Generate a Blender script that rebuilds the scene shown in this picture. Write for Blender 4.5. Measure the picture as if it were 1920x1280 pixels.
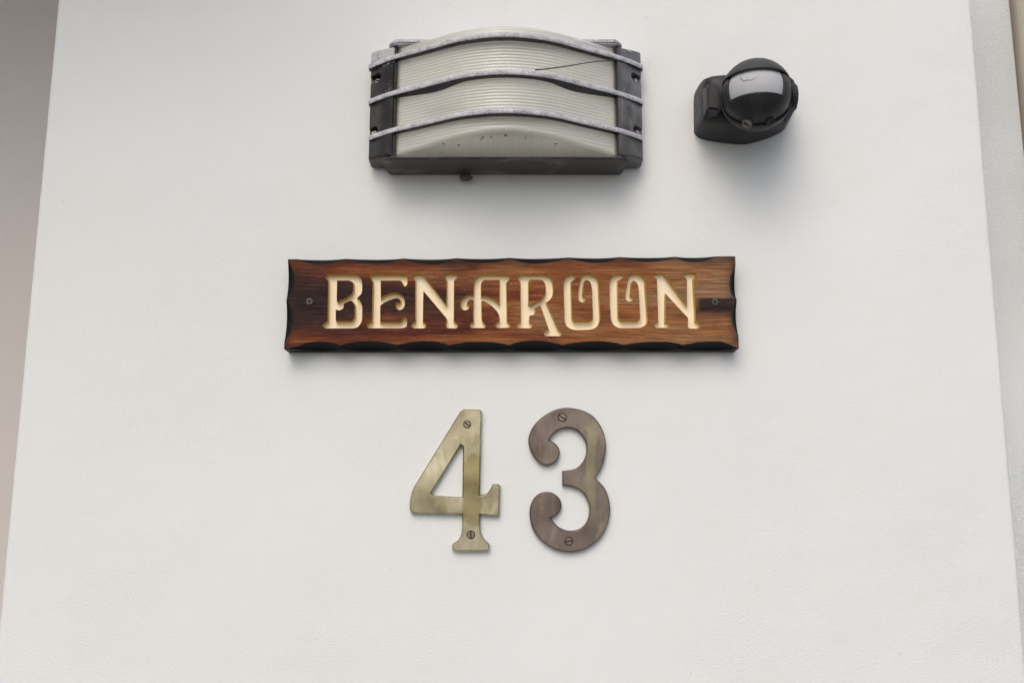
import bpy, bmesh, math, random
from mathutils import Vector, Matrix, noise
from mathutils.geometry import tessellate_polygon

for o in list(bpy.data.objects):
    bpy.data.objects.remove(o)
scene = bpy.context.scene
COL = scene.collection
R = math.radians
random.seed(7)

# ------------------------------------------------------------------ camera
W, H, FPX = 1920.0, 1280.0, 1867.0          # photograph size, focal length in its pixels
PITCH = R(10.3)
DIST, CAMZ = 0.8164, 1.62
cam_d = bpy.data.cameras.new('camera')
cam_d.sensor_width = 36.0
cam_d.lens = FPX / W * 36.0
cam_d.clip_start, cam_d.clip_end = 0.02, 400.0
cam = bpy.data.objects.new('camera', cam_d)
COL.objects.link(cam)
CAM = Vector((0.0, -DIST, CAMZ))
cam.location = CAM
cam.rotation_euler = (R(90) + PITCH, 0, 0)
scene.camera = cam

# ------------------------------------------------------------------ sky, sun, exposure
SUN_EL, SUN_AZ = 46.0, -14.0                 # azimuth measured from straight out of the wall, negative = left
sdir = Vector((math.sin(R(SUN_AZ)) * math.cos(R(SUN_EL)), -math.cos(R(SUN_AZ)) * math.cos(R(SUN_EL)), math.sin(R(SUN_EL))))
world = bpy.data.worlds.new('World')
scene.world = world
world.use_nodes = True
wn = world.node_tree
sky = wn.nodes.new('ShaderNodeTexSky')
sky.sky_type = 'NISHITA'
sky.sun_disc = False
sky.sun_elevation = R(SUN_EL)
sky.sun_rotation = math.atan2(sdir.x, sdir.y)
sky.air_density = 1.0
sky.dust_density = 4.0
sky.ozone_density = 1.0
bg = wn.nodes['Background']
bg.inputs['Strength'].default_value = 0.148
wn.links.new(sky.outputs[0], bg.inputs[0])
sun_d = bpy.data.lights.new('sun', 'SUN')
sun_d.energy = 0.5
sun_d.angle = R(44)
sun_d.color = (1.0, 0.98, 0.945)
sun = bpy.data.objects.new('sun', sun_d)
COL.objects.link(sun)
sun.rotation_euler = (-sdir).to_track_quat('-Z', 'Y').to_euler()
vs = scene.view_settings
vs.view_transform, vs.look = 'Standard', 'None'
vs.exposure, vs.gamma = 0.16, 1.0
vs.use_curve_mapping = False
scene.render.engine = 'CYCLES'
scene.cycles.use_denoising = True
scene.cycles.max_bounces = 8

# ------------------------------------------------------------------ helpers
cp, sp_ = math.cos(PITCH), math.sin(PITCH)
def P(px, py, d=0.0):
    """point of the place, d metres in front of the wall plane, on the sight line of a photograph pixel"""
    a, b = (px - W / 2) / FPX, (H / 2 - py) / FPX
    r = Vector((a, cp - b * sp_, sp_ + b * cp))
    return CAM + r * ((DIST - d) / r.y)

def link(o, parent=None):
    COL.objects.link(o)
    if parent is not None:
        o.parent = parent
        o.matrix_parent_inverse = Matrix.Translation(-parent.location)
    return o

def mesh_obj(name, verts, faces, mats, parent=None, smooth=True, mi=None, auto=None, recalc=True):
    me = bpy.data.meshes.new(name)
    me.from_pydata([tuple(v) for v in verts], [], faces)
    for m in (mats if isinstance(mats, (list, tuple)) else [mats]):
        me.materials.append(m)
    if mi:
        me.polygons.foreach_set('material_index', mi)
    if recalc:
        bm = bmesh.new(); bm.from_mesh(me)
        bmesh.ops.recalc_face_normals(bm, faces=bm.faces)
        bm.to_mesh(me); bm.free()
    if smooth:
        me.polygons.foreach_set('use_smooth', [True] * len(me.polygons))
        if auto is not None:
            me.set_sharp_from_angle(angle=R(auto))
    me.update()
    return link(bpy.data.objects.new(name, me), parent)

def bm_obj(name, bm, mats, parent=None, auto=35):
    bmesh.ops.recalc_face_normals(bm, faces=bm.faces)
    me = bpy.data.meshes.new(name)
    bm.to_mesh(me); bm.free()
    for m in (mats if isinstance(mats, (list, tuple)) else [mats]):
        me.materials.append(m)
    me.polygons.foreach_set('use_smooth', [True] * len(me.polygons))
    me.set_sharp_from_angle(angle=R(auto))
    return link(bpy.data.objects.new(name, me), parent)

def empty(name, loc):
    o = bpy.data.objects.new(name, None)
    o.location = loc
    o.empty_display_size = 0.02
    return link(o)

def tag(o, label=None, cat=None, group=None, kind=None):
    for k, v in (('label', label), ('category', cat), ('group', group), ('kind', kind)):
        if v:
            o[k] = v
    return o

def smooth_loop(pts, step=6.0):
    """closed outline: 3-tuples are corners, runs of 2-tuples are drawn as smooth curves"""
    n = len(pts); out = []
    def q(i): return Vector((pts[i % n][0], pts[i % n][1]))
    def corner(i): return len(pts[i % n]) > 2
    for i in range(n):
        p1, p2 = q(i), q(i + 1)
        seg = (p2 - p1).length
        if corner(i) and corner(i + 1):
            k = max(1, int(seg / (step * 6)))
            for j in range(k):
                out.append(p1.lerp(p2, j / k))
            continue
        p0 = q(i - 1) if not corner(i) else p1 + (p1 - p2) * 0.0
        p3 = q(i + 2) if not corner(i + 1) else p2
        if corner(i):       # leave a corner along the incoming straight when it is nearly tangent
            a = (q(i) - q(i - 1)); b = p2 - p1
            if a.length > 1e-6 and a.normalized().dot(b.normalized()) > 0.6:
                p0 = p1 - a.normalized() * b.length
        if corner(i + 1):
            a = (q(i + 2) - q(i + 1)); b = p2 - p1
            if a.length > 1e-6 and a.normalized().dot(b.normalized()) > 0.6:
                p3 = p2 + a.normalized() * b.length
        k = max(2, int(seg / step))
        for j in range(k):
            t = j / k
            out.append(0.5 * ((2 * p1) + (p2 - p0) * t + (2 * p0 - 5 * p1 + 4 * p2 - p3) * t * t + (3 * p1 - p0 - 3 * p2 + p3) * t ** 3))
    res = []
    for p in out:
        if not res or (p - res[-1]).length > 0.5:
            res.append(p)
    if (res[0] - res[-1]).length < 0.5:
        res.pop()
    return res

def area(l):
    return sum(l[i].x * l[(i + 1) % len(l)].y - l[(i + 1) % len(l)].x * l[i].y for i in range(len(l))) / 2

def inset(l, w, inward=True):
    """offset a closed 2-D loop; inward = towards its own inside"""
    s = 1.0 if area(l) > 0 else -1.0
    if not inward:
        s = -s
    n = len(l); out = []
    for i in range(n):
        a = (l[i] - l[i - 1]); b = (l[(i + 1) % n] - l[i])
        a = a.normalized(); b = b.normalized()
        na, nb = Vector((-a.y, a.x)) * s, Vector((-b.y, b.x)) * s
        m = na + nb
        if m.length < 1e-5:
            m = na
        m.normalize()
        k = max(0.55, m.dot(na))
        out.append(l[i] + m * (w / k))
    return out

def fill(loops):
    """triangles over an outline with holes; returns flat index triples into the concatenated loops"""
    tris = tessellate_polygon([[Vector((p.x, p.y, 0)) for p in l] for l in loops])
    return [tuple(t) for t in tris]

def add_box(bm, c, s, rot=None):
    m = Matrix.Translation(c) @ (rot.to_4x4() if rot else Matrix.Identity(4)) @ Matrix.Diagonal((s[0], s[1], s[2], 1))
    return bmesh.ops.create_cube(bm, size=1.0, matrix=m)['verts']

def add_cyl(bm, c, axis, r1, r2, h, seg=32):
    q = Vector(axis).normalized().to_track_quat('Z', 'Y').to_matrix().to_4x4()
    return bmesh.ops.create_cone(bm, cap_ends=True, segments=seg, radius1=r1, radius2=r2, depth=h, matrix=Matrix.Translation(c) @ q)['verts']

# ------------------------------------------------------------------ materials
class Mat:
    def __init__(s, name, col=(0.5, 0.5, 0.5), rough=0.5, **kw):
        s.m = bpy.data.materials.new(name); s.m.use_nodes = True
        s.t = s.m.node_tree; s.b = s.t.nodes['Principled BSDF']
        s.b.inputs['Base Color'].default_value = (*col, 1); s.b.inputs['Roughness'].default_value = rough
        for k, v in kw.items():
            s.b.inputs[k.replace('_', ' ')].default_value = v
    def n(s, typ, **kw):
        nd = s.t.nodes.new('ShaderNode' + typ)
        for k, v in kw.items():
            if hasattr(nd, k):
                setattr(nd, k, v)
            else:
                nd.inputs[k.replace('_', ' ')].default_value = v
        return nd
    def l(s, a, b): s.t.links.new(a, b)
    def coord(s, scale=(1, 1, 1), loc=(0, 0, 0)):
        g = s.n('NewGeometry')
        mp = s.n('Mapping'); mp.inputs['Scale'].default_value = scale; mp.inputs['Location'].default_value = loc
        s.l(g.outputs['Position'], mp.inputs['Vector'])
        return mp.outputs[0]
    def noise(s, scale, detail=4.0, rough=0.55, vec=None, dist=0.0, stretch=(1, 1, 1), loc=(0, 0, 0)):
        nd = s.n('TexNoise'); nd.inputs['Scale'].default_value = scale; nd.inputs['Detail'].default_value = detail
        nd.inputs['Roughness'].default_value = rough; nd.inputs['Distortion'].default_value = dist
        s.l(vec if vec is not None else s.coord(stretch, loc), nd.inputs['Vector'])
        return nd.outputs['Fac']
    def ramp(s, fac, stops):
        r = s.n('ValToRGB'); e = r.color_ramp.elements
        while len(e) < len(stops):
            e.new(0.5)
        for i, (p, c) in enumerate(stops):
            e[i].position = p
            e[i].color = (*c, 1) if len(c) == 3 else c
        s.l(fac, r.inputs[0]); return r.outputs[0]
    def ramp1(s, fac, a, b, va=0.0, vb=1.0):
        r = s.n('MapRange'); r.inputs['From Min'].default_value = a; r.inputs['From Max'].default_value = b
        r.inputs['To Min'].default_value = va; r.inputs['To Max'].default_value = vb
        s.l(fac, r.inputs['Value']); return r.outputs[0]
    def mix(s, fac, a, b, mode='MIX'):
        m = s.n('Mix', data_type='RGBA', blend_type=mode)
        for sock, v in ((m.inputs[0], fac), (m.inputs[6], a), (m.inputs[7], b)):
            if hasattr(v, 'links') or hasattr(v, 'is_linked'):
                s.l(v, sock)
            else:
                sock.default_value = v if not isinstance(v, tuple) else ((*v, 1) if len(v) == 3 else v)
        return m.outputs[2]
    def math(s, op, a, b=0.0, clamp=False):
        m = s.n('Math', operation=op, use_clamp=clamp)
        for sock, v in ((m.inputs[0], a), (m.inputs[1], b)):
            if hasattr(v, 'is_linked'):
                s.l(v, sock)
            else:
                sock.default_value = v
        return m.outputs[0]
    def bump(s, h, dist, strength=1.0, prev=None):
        b = s.n('Bump'); b.inputs['Strength'].default_value = strength; b.inputs['Distance'].default_value = dist
        s.l(h, b.inputs['Height'])
        if prev is not None:
            s.l(prev, b.inputs['Normal'])
        s.l(b.outputs[0], s.b.inputs['Normal']); return b.outputs[0]
    def specks(s, base, scale, size, keep, col, amt=0.8):
        v = s.n('TexVoronoi', feature='F1'); v.inputs['Scale'].default_value = scale
        s.l(s.coord((1, 1, 1.2), (0.3, 0, 0.7)), v.inputs['Vector'])
        pk = s.n('SeparateColor'); s.l(v.outputs['Color'], pk.inputs[0])
        d = s.math('ADD', v.outputs['Distance'], s.math('MULTIPLY', s.math('SUBTRACT', s.noise(scale * 14, 2), 0.5), size * 1.6))
        m = s.math('MULTIPLY', s.ramp1(d, size, size * 0.55), s.math('GREATER_THAN', pk.outputs[0], keep), True)
        return s.mix(s.math('MULTIPLY', m, amt), base, col)
    def xyz(s):
        g = s.n('NewGeometry'); sx = s.n('SeparateXYZ'); s.l(g.outputs['Position'], sx.inputs[0])
        return sx.outputs
    def color(s, c): s.l(c, s.b.inputs['Base Color'])
    def rough(s, c): s.l(c, s.b.inputs['Roughness'])

def plaster(name, col, scale=1.0, depth=0.0006, fine=0.00025, tint=0.03):
    k = Mat(name, col, 0.85)
    k.b.inputs['Specular IOR Level'].default_value = 0.25
    big = k.noise(5, 3)
    c2 = tuple(max(0, v * (1 - tint * 2)) for v in col)
    c = k.mix(big, col, c2)
    blot = k.noise(38, 4, 0.6)
    c = k.mix(k.ramp1(blot, 0.55, 0.75, 0, 0.35), c, tuple(v * (0.97, 0.955, 0.93)[i] for i, v in enumerate(col)))
    # pin-holes and specks of dirt in the paint
    vor = k.n('TexVoronoi', feature='F1'); vor.inputs['Scale'].default_value = 42
    k.l(k.coord((1, 1, 1.3)), vor.inputs['Vector'])
    pick = k.n('SeparateColor'); k.l(vor.outputs['Color'], pick.inputs[0])
    spot = k.math('MULTIPLY', k.ramp1(vor.outputs['Distance'], 0.028, 0.012), k.math('GREATER_THAN', pick.outputs[0], 0.86), True)
    c = k.mix(k.math('MULTIPLY', spot, 0.6), c, (0.20, 0.18, 0.15))
    k.color(c)
    # the trowelled skin is smoother in some patches than others
    patch = k.ramp1(k.noise(4.2, 2, 0.5), 0.36, 0.62, 0.25, 1.0)
    mid = k.noise(520 * scale, 3, 0.6, stretch=(0.85, 1, 1.1))
    h1 = k.math('MULTIPLY', mid, patch)
    b1 = k.bump(h1, depth * 2.0, 0.8)
    h2 = k.noise(900 * scale, 3, 0.6)
    b2 = k.bump(k.math('MULTIPLY', h2, patch), fine * 2, 0.8, b1)
    swell = k.noise(14, 2)
    k.bump(swell, 0.004, 0.35, b2)
    return k.m

M = {}
M['wall'] = plaster('white_plaster', (0.775, 0.797, 0.788), depth=0.0003, fine=0.00022)
M['wall_left'] = plaster('taupe_plaster', (0.60, 0.57, 0.55), depth=0.0003, fine=0.00012)
M['wall_right'] = plaster('grey_render', (0.70, 0.745, 0.765), scale=1.3, depth=0.0011, fine=0.0004)

k = Mat('cream_wood_paint', (0.74, 0.67, 0.57), 0.45); k.bump(k.noise(60, 4, stretch=(1, 1, 0.1)), 0.001, 0.4); M['cream'] = k.m
k = Mat('soffit_paint', (0.42, 0.37, 0.32), 0.7); k.bump(k.noise(40, 3), 0.002, 0.3); M['soffit'] = k.m
k = Mat('paving', (0.34, 0.31, 0.27), 0.85)
k.color(k.mix(k.noise(3, 6), (0.22, 0.216, 0.205), (0.16, 0.156, 0.15))); k.bump(k.noise(90, 4), 0.004, 0.6); M['paving'] = k.m

# dark paint of the lamp, weathered to chalky metal
def lamp_paint(name, wear, lo=(0.016, 0.016, 0.018), hi=(0.055, 0.053, 0.052), zworn=None):
    k = Mat(name, (0.02, 0.02, 0.022), 0.42)
    n1 = k.noise(420, 5, 0.65); n2 = k.noise(55, 3, 0.5)
    w = k.math('ADD', n1, k.math('MULTIPLY', k.math('SUBTRACT', n2, 0.5), 0.9))
    if zworn is not None:
        w = k.math('ADD', w, k.ramp1(k.xyz()[2], zworn - 0.006, zworn + 0.003, 0.0, 0.42))
    fac = k.ramp1(w, wear, wear + 0.09)
    dust = k.ramp1(k.noise(70, 4, 0.6), 0.42, 0.75)
    dark = k.mix(dust, lo, hi)
    chalk = k.mix(k.noise(700, 3, 0.7), (0.30, 0.30, 0.325), (0.72, 0.72, 0.74))
    k.color(k.mix(fac, dark, chalk))
    k.rough(k.ramp1(fac, 0, 1, 0.33, 0.8))
    k.bump(k.math('ADD', fac, k.math('MULTIPLY', n1, 0.6)), 0.00035, 0.9)
    return k.m
M['paint'] = lamp_paint('black_lamp_paint', 0.76)
M['paint_worn'] = lamp_paint('black_lamp_paint_peeling', 0.75, zworn=P(700, 128, .0165).z)
M['paint_sheen'] = lamp_paint('sheen_lamp_paint', 0.74, (0.11, 0.11, 0.113), (0.22, 0.22, 0.225))  # lighter greys put the sky sheen of the right cap into its colour
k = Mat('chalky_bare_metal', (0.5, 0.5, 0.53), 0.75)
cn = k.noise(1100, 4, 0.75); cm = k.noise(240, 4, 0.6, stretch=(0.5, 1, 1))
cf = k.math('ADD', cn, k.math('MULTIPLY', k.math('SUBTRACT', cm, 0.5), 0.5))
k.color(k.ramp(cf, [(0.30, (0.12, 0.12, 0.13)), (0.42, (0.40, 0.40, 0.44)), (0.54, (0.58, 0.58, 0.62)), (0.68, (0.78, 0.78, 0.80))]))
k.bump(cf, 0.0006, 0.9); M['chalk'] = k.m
k = Mat('ledge_paint', (0.05, 0.048, 0.045), 0.5)
sm = k.noise(45, 5, 0.6, stretch=(0.5, 1, 1.4), dist=0.8)
k.color(k.mix(k.ramp1(sm, 0.5, 0.68), (0.045, 0.042, 0.040), (0.15, 0.135, 0.115)))
k.bump(k.noise(300, 4), 0.0003, 0.6); M['ledge'] = k.m
k = Mat('rubber_gasket', (0.012, 0.012, 0.012), 0.7); M['rubber'] = k.m

k = Mat('ribbed_glass', (0.85, 0.855, 0.80), 0.30, IOR=1.5, Coat_Weight=1.0, Coat_Roughness=0.09, Coat_IOR=1.8)
gr = k.noise(12, 3, 0.5, stretch=(1, 1, 0.6))
gc = k.mix(k.ramp1(gr, 0.3, 0.7), (0.88, 0.89, 0.85), (0.84, 0.84, 0.765))
k.color(gc)
tr = k.n('BsdfTranslucent'); k.l(gc, tr.inputs['Color'])
gl = k.n('BsdfGlass'); gl.inputs['Roughness'].default_value = 0.12; gl.inputs['IOR'].default_value = 1.15
mx = k.n('MixShader'); mx.inputs[0].default_value = 0.65
k.l(tr.outputs[0], mx.inputs[1]); k.l(gl.outputs[0], mx.inputs[2])
mx2 = k.n('MixShader'); mx2.inputs[0].default_value = 0.52
k.l(k.b.outputs[0], mx2.inputs[1]); k.l(mx.outputs[0], mx2.inputs[2])
k.l(mx2.outputs[0], k.t.nodes['Material Output'].inputs['Surface'])
M['glass'] = k.m
k = Mat('lampholder', (0.75, 0.74, 0.70), 0.4); M['holder'] = k.m
k = Mat('insect_brown', (0.10, 0.04, 0.02), 0.7); M['insect'] = k.m
k = Mat('reflector_white', (0.80, 0.79, 0.70), 0.5); M['reflector'] = k.m
k = Mat('bulb_glass', (0.85, 0.85, 0.82), 0.2); M['bulb'] = k.m

k = Mat('sensor_plastic', (0.02, 0.021, 0.024), 0.45, Specular_IOR_Level=0.3)
dn = k.noise(60, 5, 0.6)
k.color(k.specks(k.mix(k.ramp1(dn, 0.45, 0.75), (0.017, 0.0178, 0.020), (0.034, 0.034, 0.034)), 190, 0.085, 0.86, (0.5, 0.48, 0.45), 0.7))
k.rough(k.ramp1(k.noise(160, 3), 0.3, 0.7, 0.38, 0.52)); k.bump(k.noise(1200, 2), 0.00006, 0.5); M['plastic'] = k.m
k = Mat('sensor_lens', (0.46, 0.475, 0.50), 0.6, Specular_IOR_Level=0.2, Subsurface_Weight=0.25, Subsurface_Radius=(0.004, 0.004, 0.004))
xs = k.xyz()
k.bump(k.noise(120, 2, stretch=(1, 1, 0.1)), 0.0006, 0.4); M['lens'] = k.m
k = Mat('cobweb_dirt', (0.06, 0.055, 0.05), 0.9); M['dirt'] = k.m
k = Mat('screw_steel', (0.30, 0.29, 0.27), 0.38, Metallic=0.9)
k.color(k.mix(k.noise(900, 3), (0.34, 0.33, 0.31), (0.16, 0.15, 0.135))); M['steel'] = k.m
k = Mat('screw_black', (0.07, 0.068, 0.07), 0.35, Metallic=0.6)
k.color(k.mix(k.noise(900, 3), (0.11, 0.107, 0.107), (0.05, 0.048, 0.048))); M['black_screw'] = k.m
k = Mat('slot_dark', (0.008, 0.007, 0.006), 0.9); M['slot'] = k.m

def brass(name, a, b, c, streak, px0, px1, py0, py1, amt, rough=0.42):
    k = Mat(name, a, rough, Metallic=0.95)
    n1 = k.noise(30, 5, 0.6, stretch=(1.2, 1, 0.7), dist=0.8)
    base = k.ramp(n1, [(0.32, a), (0.50, b), (0.68, c)])
    x, y, z = k.xyz()
    p0, p1 = P(px0, py0, 0.005), P(px1, py1, 0.005)
    nn = k.math('SUBTRACT', k.noise(45, 4, 0.6, loc=(5, 0, 2)), 0.5)
    def span(v, lo, hi, soft, wob):
        v = k.math('ADD', v, k.math('MULTIPLY', nn, wob))
        m, h = (lo + hi) / 2, abs(hi - lo) / 2
        return k.ramp1(k.math('ABSOLUTE', k.math('SUBTRACT', v, m)), h, h - soft)
    st = k.math('MULTIPLY', span(x, p0.x, p1.x, 0.0022, 0.009), span(z, p1.z, p0.z, 0.008, 0.06), True)
    base = k.mix(k.math('MULTIPLY', st, amt), base, streak)
    fine = k.noise(240, 4, 0.6, stretch=(1, 1, 0.35))
    base = k.mix(k.ramp1(fine, 0.45, 0.8, 0, 0.45), base, tuple(v * 0.5 for v in b))
    rub = k.noise(75, 4, 0.7, stretch=(1, 1, 0.5), dist=1.0, loc=(1, 0, 7))
    base = k.mix(k.ramp1(rub, 0.62, 0.74, 0, 0.55), base, tuple(min(1, v * 1.35) for v in c))
    k.color(base)
    k.rough(k.ramp1(k.noise(60, 4), 0.3, 0.7, rough - 0.08, rough + 0.10))
    b = k.bump(fine, 0.00012, 0.4)
    k.bump(k.noise(20, 1, 0.4, loc=(2, 0, 3)), 0.004, 0.8, b)
    return k.m

# scorched, stained timber of the name board (centre and half size in metres)
sc0, sc1 = P(540, 486, 0.018), P(1384, 655, 0.018)
SX, SZ = (sc0.x + sc1.x) / 2, (sc0.z + sc1.z) / 2
SHW, SHH = (sc1.x - sc0.x) / 2, (sc0.z - sc1.z) / 2
def timber():
    k = Mat('scorched_timber', (0.2, 0.08, 0.03), 0.5, Specular_IOR_Level=0.28)
    x, y, z = k.xyz()
    u = k.math('DIVIDE', k.math('SUBTRACT', x, SX), SHW)
    v = k.math('DIVIDE', k.math('SUBTRACT', z, SZ), SHH)
    # slow change along the board: red-brown to tan
    tone = k.noise(9, 3, 0.55, stretch=(0.8, 1, 5.5), dist=0.6)
    along = k.math('ADD', k.math('MULTIPLY', u, 0.22), tone)
    base = k.ramp(along, [(0.28, (0.105, 0.021, 0.009)), (0.42, (0.245, 0.058, 0.016)), (0.56, (0.385, 0.140, 0.043)), (0.74, (0.39, 0.200, 0.088)), (0.90, (0.32, 0.19, 0.105))])
    # charred towards the middle band and the screws
    n = k.noise(14, 4, 0.6, stretch=(0.7, 1, 2.2), dist=0.5, loc=(3, 0, 1))
    band = k.math('SUBTRACT', 1.0, k.math('ABSOLUTE', k.math('MULTIPLY', v, 1.35)), True)
    left = k.ramp1(u, 0.15, -0.95)
    ch = k.ramp1(k.math('ADD', k.math('MULTIPLY', k.math('MULTIPLY', band, left), 0.75), n), 0.57, 0.98)
    base = k.mix(k.math('MULTIPLY', ch, 0.9), base, (0.026, 0.011, 0.011))
    def blob(cu, cv, ru, rv, amt, hard=0.5, sq=False):
        nonlocal base
        du = k.math('DIVIDE', k.math('SUBTRACT', u, cu), ru); dv = k.math('DIVIDE', k.math('SUBTRACT', v, cv), rv)
        if sq:
            d = k.math('ADD', k.math('MAXIMUM', k.math('ABSOLUTE', du), k.math('ABSOLUTE', dv)), k.math('MULTIPLY', k.math('SUBTRACT', n, 0.5), 0.3))
        else:
            d = k.math('ADD', k.math('SQRT', k.math('ADD', k.math('MULTIPLY', du, du), k.math('MULTIPLY', dv, dv))), k.math('MULTIPLY', k.math('SUBTRACT', n, 0.5), 0.5))
        base = k.mix(k.ramp1(d, 1.0, hard, 0, amt), base, (0.018, 0.009, 0.010))
    blob(-0.90, 0.04, 0.13, 0.34, 0.9, 0.3)
    blob(0.95, -0.02, 0.135, 0.165, 0.95, 0.8, True)
    blob(0.93, -0.16, 0.12, 0.22, 0.7, 0.2, True)
    blob(-0.30, -0.02, 0.10, 0.42, 0.75, 0.2)
    blob(-1.02, 0.0, 0.06, 1.2, 0.85, 0.3)
    blob(0.80, -0.2, 0.10, 0.2, 0.5, 0.1)
    # scorch creeping in from the gouged rim
    rim = k.math('MAXIMUM', k.math('ABSOLUTE', v), k.math('ADD', k.math('MULTIPLY', k.math('SUBTRACT', k.math('ABSOLUTE', u), 1.0), 4.0), 1.0))
    base = k.mix(k.ramp1(k.math('ADD', rim, k.math('MULTIPLY', k.math('SUBTRACT', n, 0.5), 0.5)), 0.80, 1.02, 0, 0.8), base, (0.035, 0.018, 0.012))
    # grain: brushed ridges a millimetre apart
    wob = k.math('ADD', k.math('MULTIPLY', z, 1.0), k.math('MULTIPLY', k.noise(8, 3, 0.5, stretch=(1.0, 1, 3)), 0.005))
    cv = k.n('CombineXYZ'); k.l(k.math('MULTIPLY', x, 0.018), cv.inputs[0]); k.l(wob, cv.inputs[2])
    g1 = k.noise(1500, 3, 0.5, vec=cv.outputs[0])
    cv2 = k.n('CombineXYZ'); k.l(k.math('MULTIPLY', x, 0.09), cv2.inputs[0]); k.l(z, cv2.inputs[2])
    g2 = k.noise(1700, 4, 0.65, vec=cv2.outputs[0])
    rid = k.ramp1(g1, 0.38, 0.58)
    base = k.mix(k.ramp1(rid, 1, 0, 0, 0.56), base, (0.024, 0.010, 0.007))
    base = k.mix(k.ramp1(g2, 0.55, 0.75, 0, 0.16), base, (0.40, 0.24, 0.13))
    base = k.specks(base, 130, 0.075, 0.88, (0.55, 0.50, 0.45), 0.7)
    k.color(base)
    k.rough(k.ramp1(g2, 0.3, 0.7, 0.42, 0.62))
    b = k.bump(rid, 0.0007, 0.75)
    k.bump(g2, 0.0004, 0.7, b)
    return k.m
M['timber'] = timber()
k = Mat('charred_edge', (0.02, 0.019, 0.02), 0.5, Specular_IOR_Level=0.12)
cn = k.noise(110, 4, 0.6, stretch=(0.4, 1, 1))
k.color(k.mix(k.ramp1(cn, 0.5, 0.8), (0.006, 0.006, 0.0065), (0.022, 0.017, 0.015)))
k.bump(k.noise(500, 3, 0.6, stretch=(0.15, 1, 1)), 0.0004, 0.6); M['char'] = k.m
k = Mat('cream_letter_paint', (0.80, 0.66, 0.44), 0.5)
k.color(k.specks(k.mix(k.noise(60, 4), (0.91, 0.80, 0.60), (0.87, 0.74, 0.53)), 170, 0.10, 0.93, (0.12, 0.06, 0.03), 0.8))
k.bump(k.noise(500, 3), 0.0002, 0.5); M['letter'] = k.m
k = Mat('ochre_letter_wall', (0.50, 0.33, 0.07), 0.45)
k.color(k.mix(k.noise(160, 4), (0.52, 0.35, 0.045), (0.38, 0.24, 0.02))); M['ochre'] = k.m

# ------------------------------------------------------------------ setting
def edge_line(a, b, d):
    """x of a near-vertical edge through two photograph points, as a function of z"""
    p, q = P(*a, d), P(*b, d)
    return lambda z: p.x + (q.x - p.x) * (z - p.z) / (q.z - p.z)
XL = edge_line((107, 0), (0, 1130), 0.0)
XR = edge_line((1822, 0), (1920, 1180), 0.0)
TOP, DEEP = 3.8, 0.26

def build_pier():
    # front face with softly rounded, slightly uneven arrises and the two returns
    zs = [0.0] + [1.0 + i * 0.004 for i in range(326)] + [TOP]
    prof = []
    r = 0.0045
    verts, faces = [], []
    cols = []
    for z in zs:
        jl = noise.noise(Vector((3.1, 0, z * 60))) * 0.0003 + noise.noise(Vector((9.1, 0, z * 9))) * 0.0002
        jr = noise.noise(Vector((7.7, 5, z * 60))) * 0.0004 + noise.noise(Vector((1.1, 4, z * 9))) * 0.0002
        xl, xr = XL(z) + jl, XR(z) + jr
        row = [Vector((xl, DEEP, z))]
        for i in range(5):
            a = math.pi / 2 * i / 4
            row.append(Vector((xl + r - r * math.cos(a), r - r * math.sin(a), z)))
        for i in range(5):
            a = math.pi / 2 * (1 - i / 4)
            row.append(Vector((xr - r + r * math.cos(a), r - r * math.sin(a), z)))
        row.append(Vector((xr, DEEP, z)))
        cols.append(row)
    m = len(cols[0])
    for row in cols:
        verts += row
    for j in range(len(cols) - 1):
        for i in range(m - 1):
            a = j * m + i
            faces.append((a, a + 1, a + m + 1, a + m))
    return mesh_obj('plaster_pier', verts, faces, M['wall'])
tag(build_pier(), 'white textured plaster pier that carries the lamp, the name board and the numerals', 'wall')

REC_L, REC_R = -0.16, -0.10
def slab(name, x0, x1, y0, y1, z0, z1, mat, bev=0.004):
    bm = bmesh.new()
    add_box(bm, ((x0 + x1) / 2, (y0 + y1) / 2, (z0 + z1) / 2), (x1 - x0, y1 - y0, z1 - z0))
    if bev:
        bmesh.ops.bevel(bm, geom=bm.edges[:], offset=bev, segments=2, affect='EDGES')
    return bm_obj(name, bm, mat)
tag(slab('recessed_wall', -3.2, -0.2, 0.16, 0.30, 0, TOP, M['wall_left']),
    'smooth taupe wall set back behind the left edge of the white pier', 'wall')
xj = edge_line((1906, 0), (1921, 175), REC_R)
XJ = xj(1.9)
tag(slab('rendered_reveal', 0.2, XJ - 0.004, 0.10, 0.30, 0, TOP, M['wall_right'], 0.002),
    'narrow grainy grey strip of rendered wall between white pier and cream frame', 'wall')
def build_frame():
    bm = bmesh.new()
    add_box(bm, (XJ + 0.055, 0.10, TOP / 2), (0.11, 0.12, TOP))
    bmesh.ops.bevel(bm, geom=bm.edges[:], offset=0.006, segments=3, affect='EDGES')
    bmesh.ops.rotate(bm, verts=bm.verts, cent=(XJ, 0.1, 1.9), matrix=Matrix.Rotation(R(0.25), 3, 'Y'))
    return bm_obj('door_frame', bm, M['cream'])
tag(build_frame(), 'cream painted door frame post at the upper right edge of the picture', 'door frame')
tag(slab('side_wall', XJ + 0.112, 3.2, 0.14, 0.30, 0, TOP, M['wall_right']), 'grey rendered wall beyond the cream door frame', 'wall')
g = slab('ground', -40, 40, -40, 40, -0.2, 0, M['paving'], 0)
tag(g, kind='structure')
# unseen porch soffit, placed and sized to shade the top left of the pier
pr = slab('porch_ceiling', -3.2, -0.24, -0.42, 0.30, 2.43, 2.58, M['soffit'])
tag(pr, kind='structure')

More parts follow.
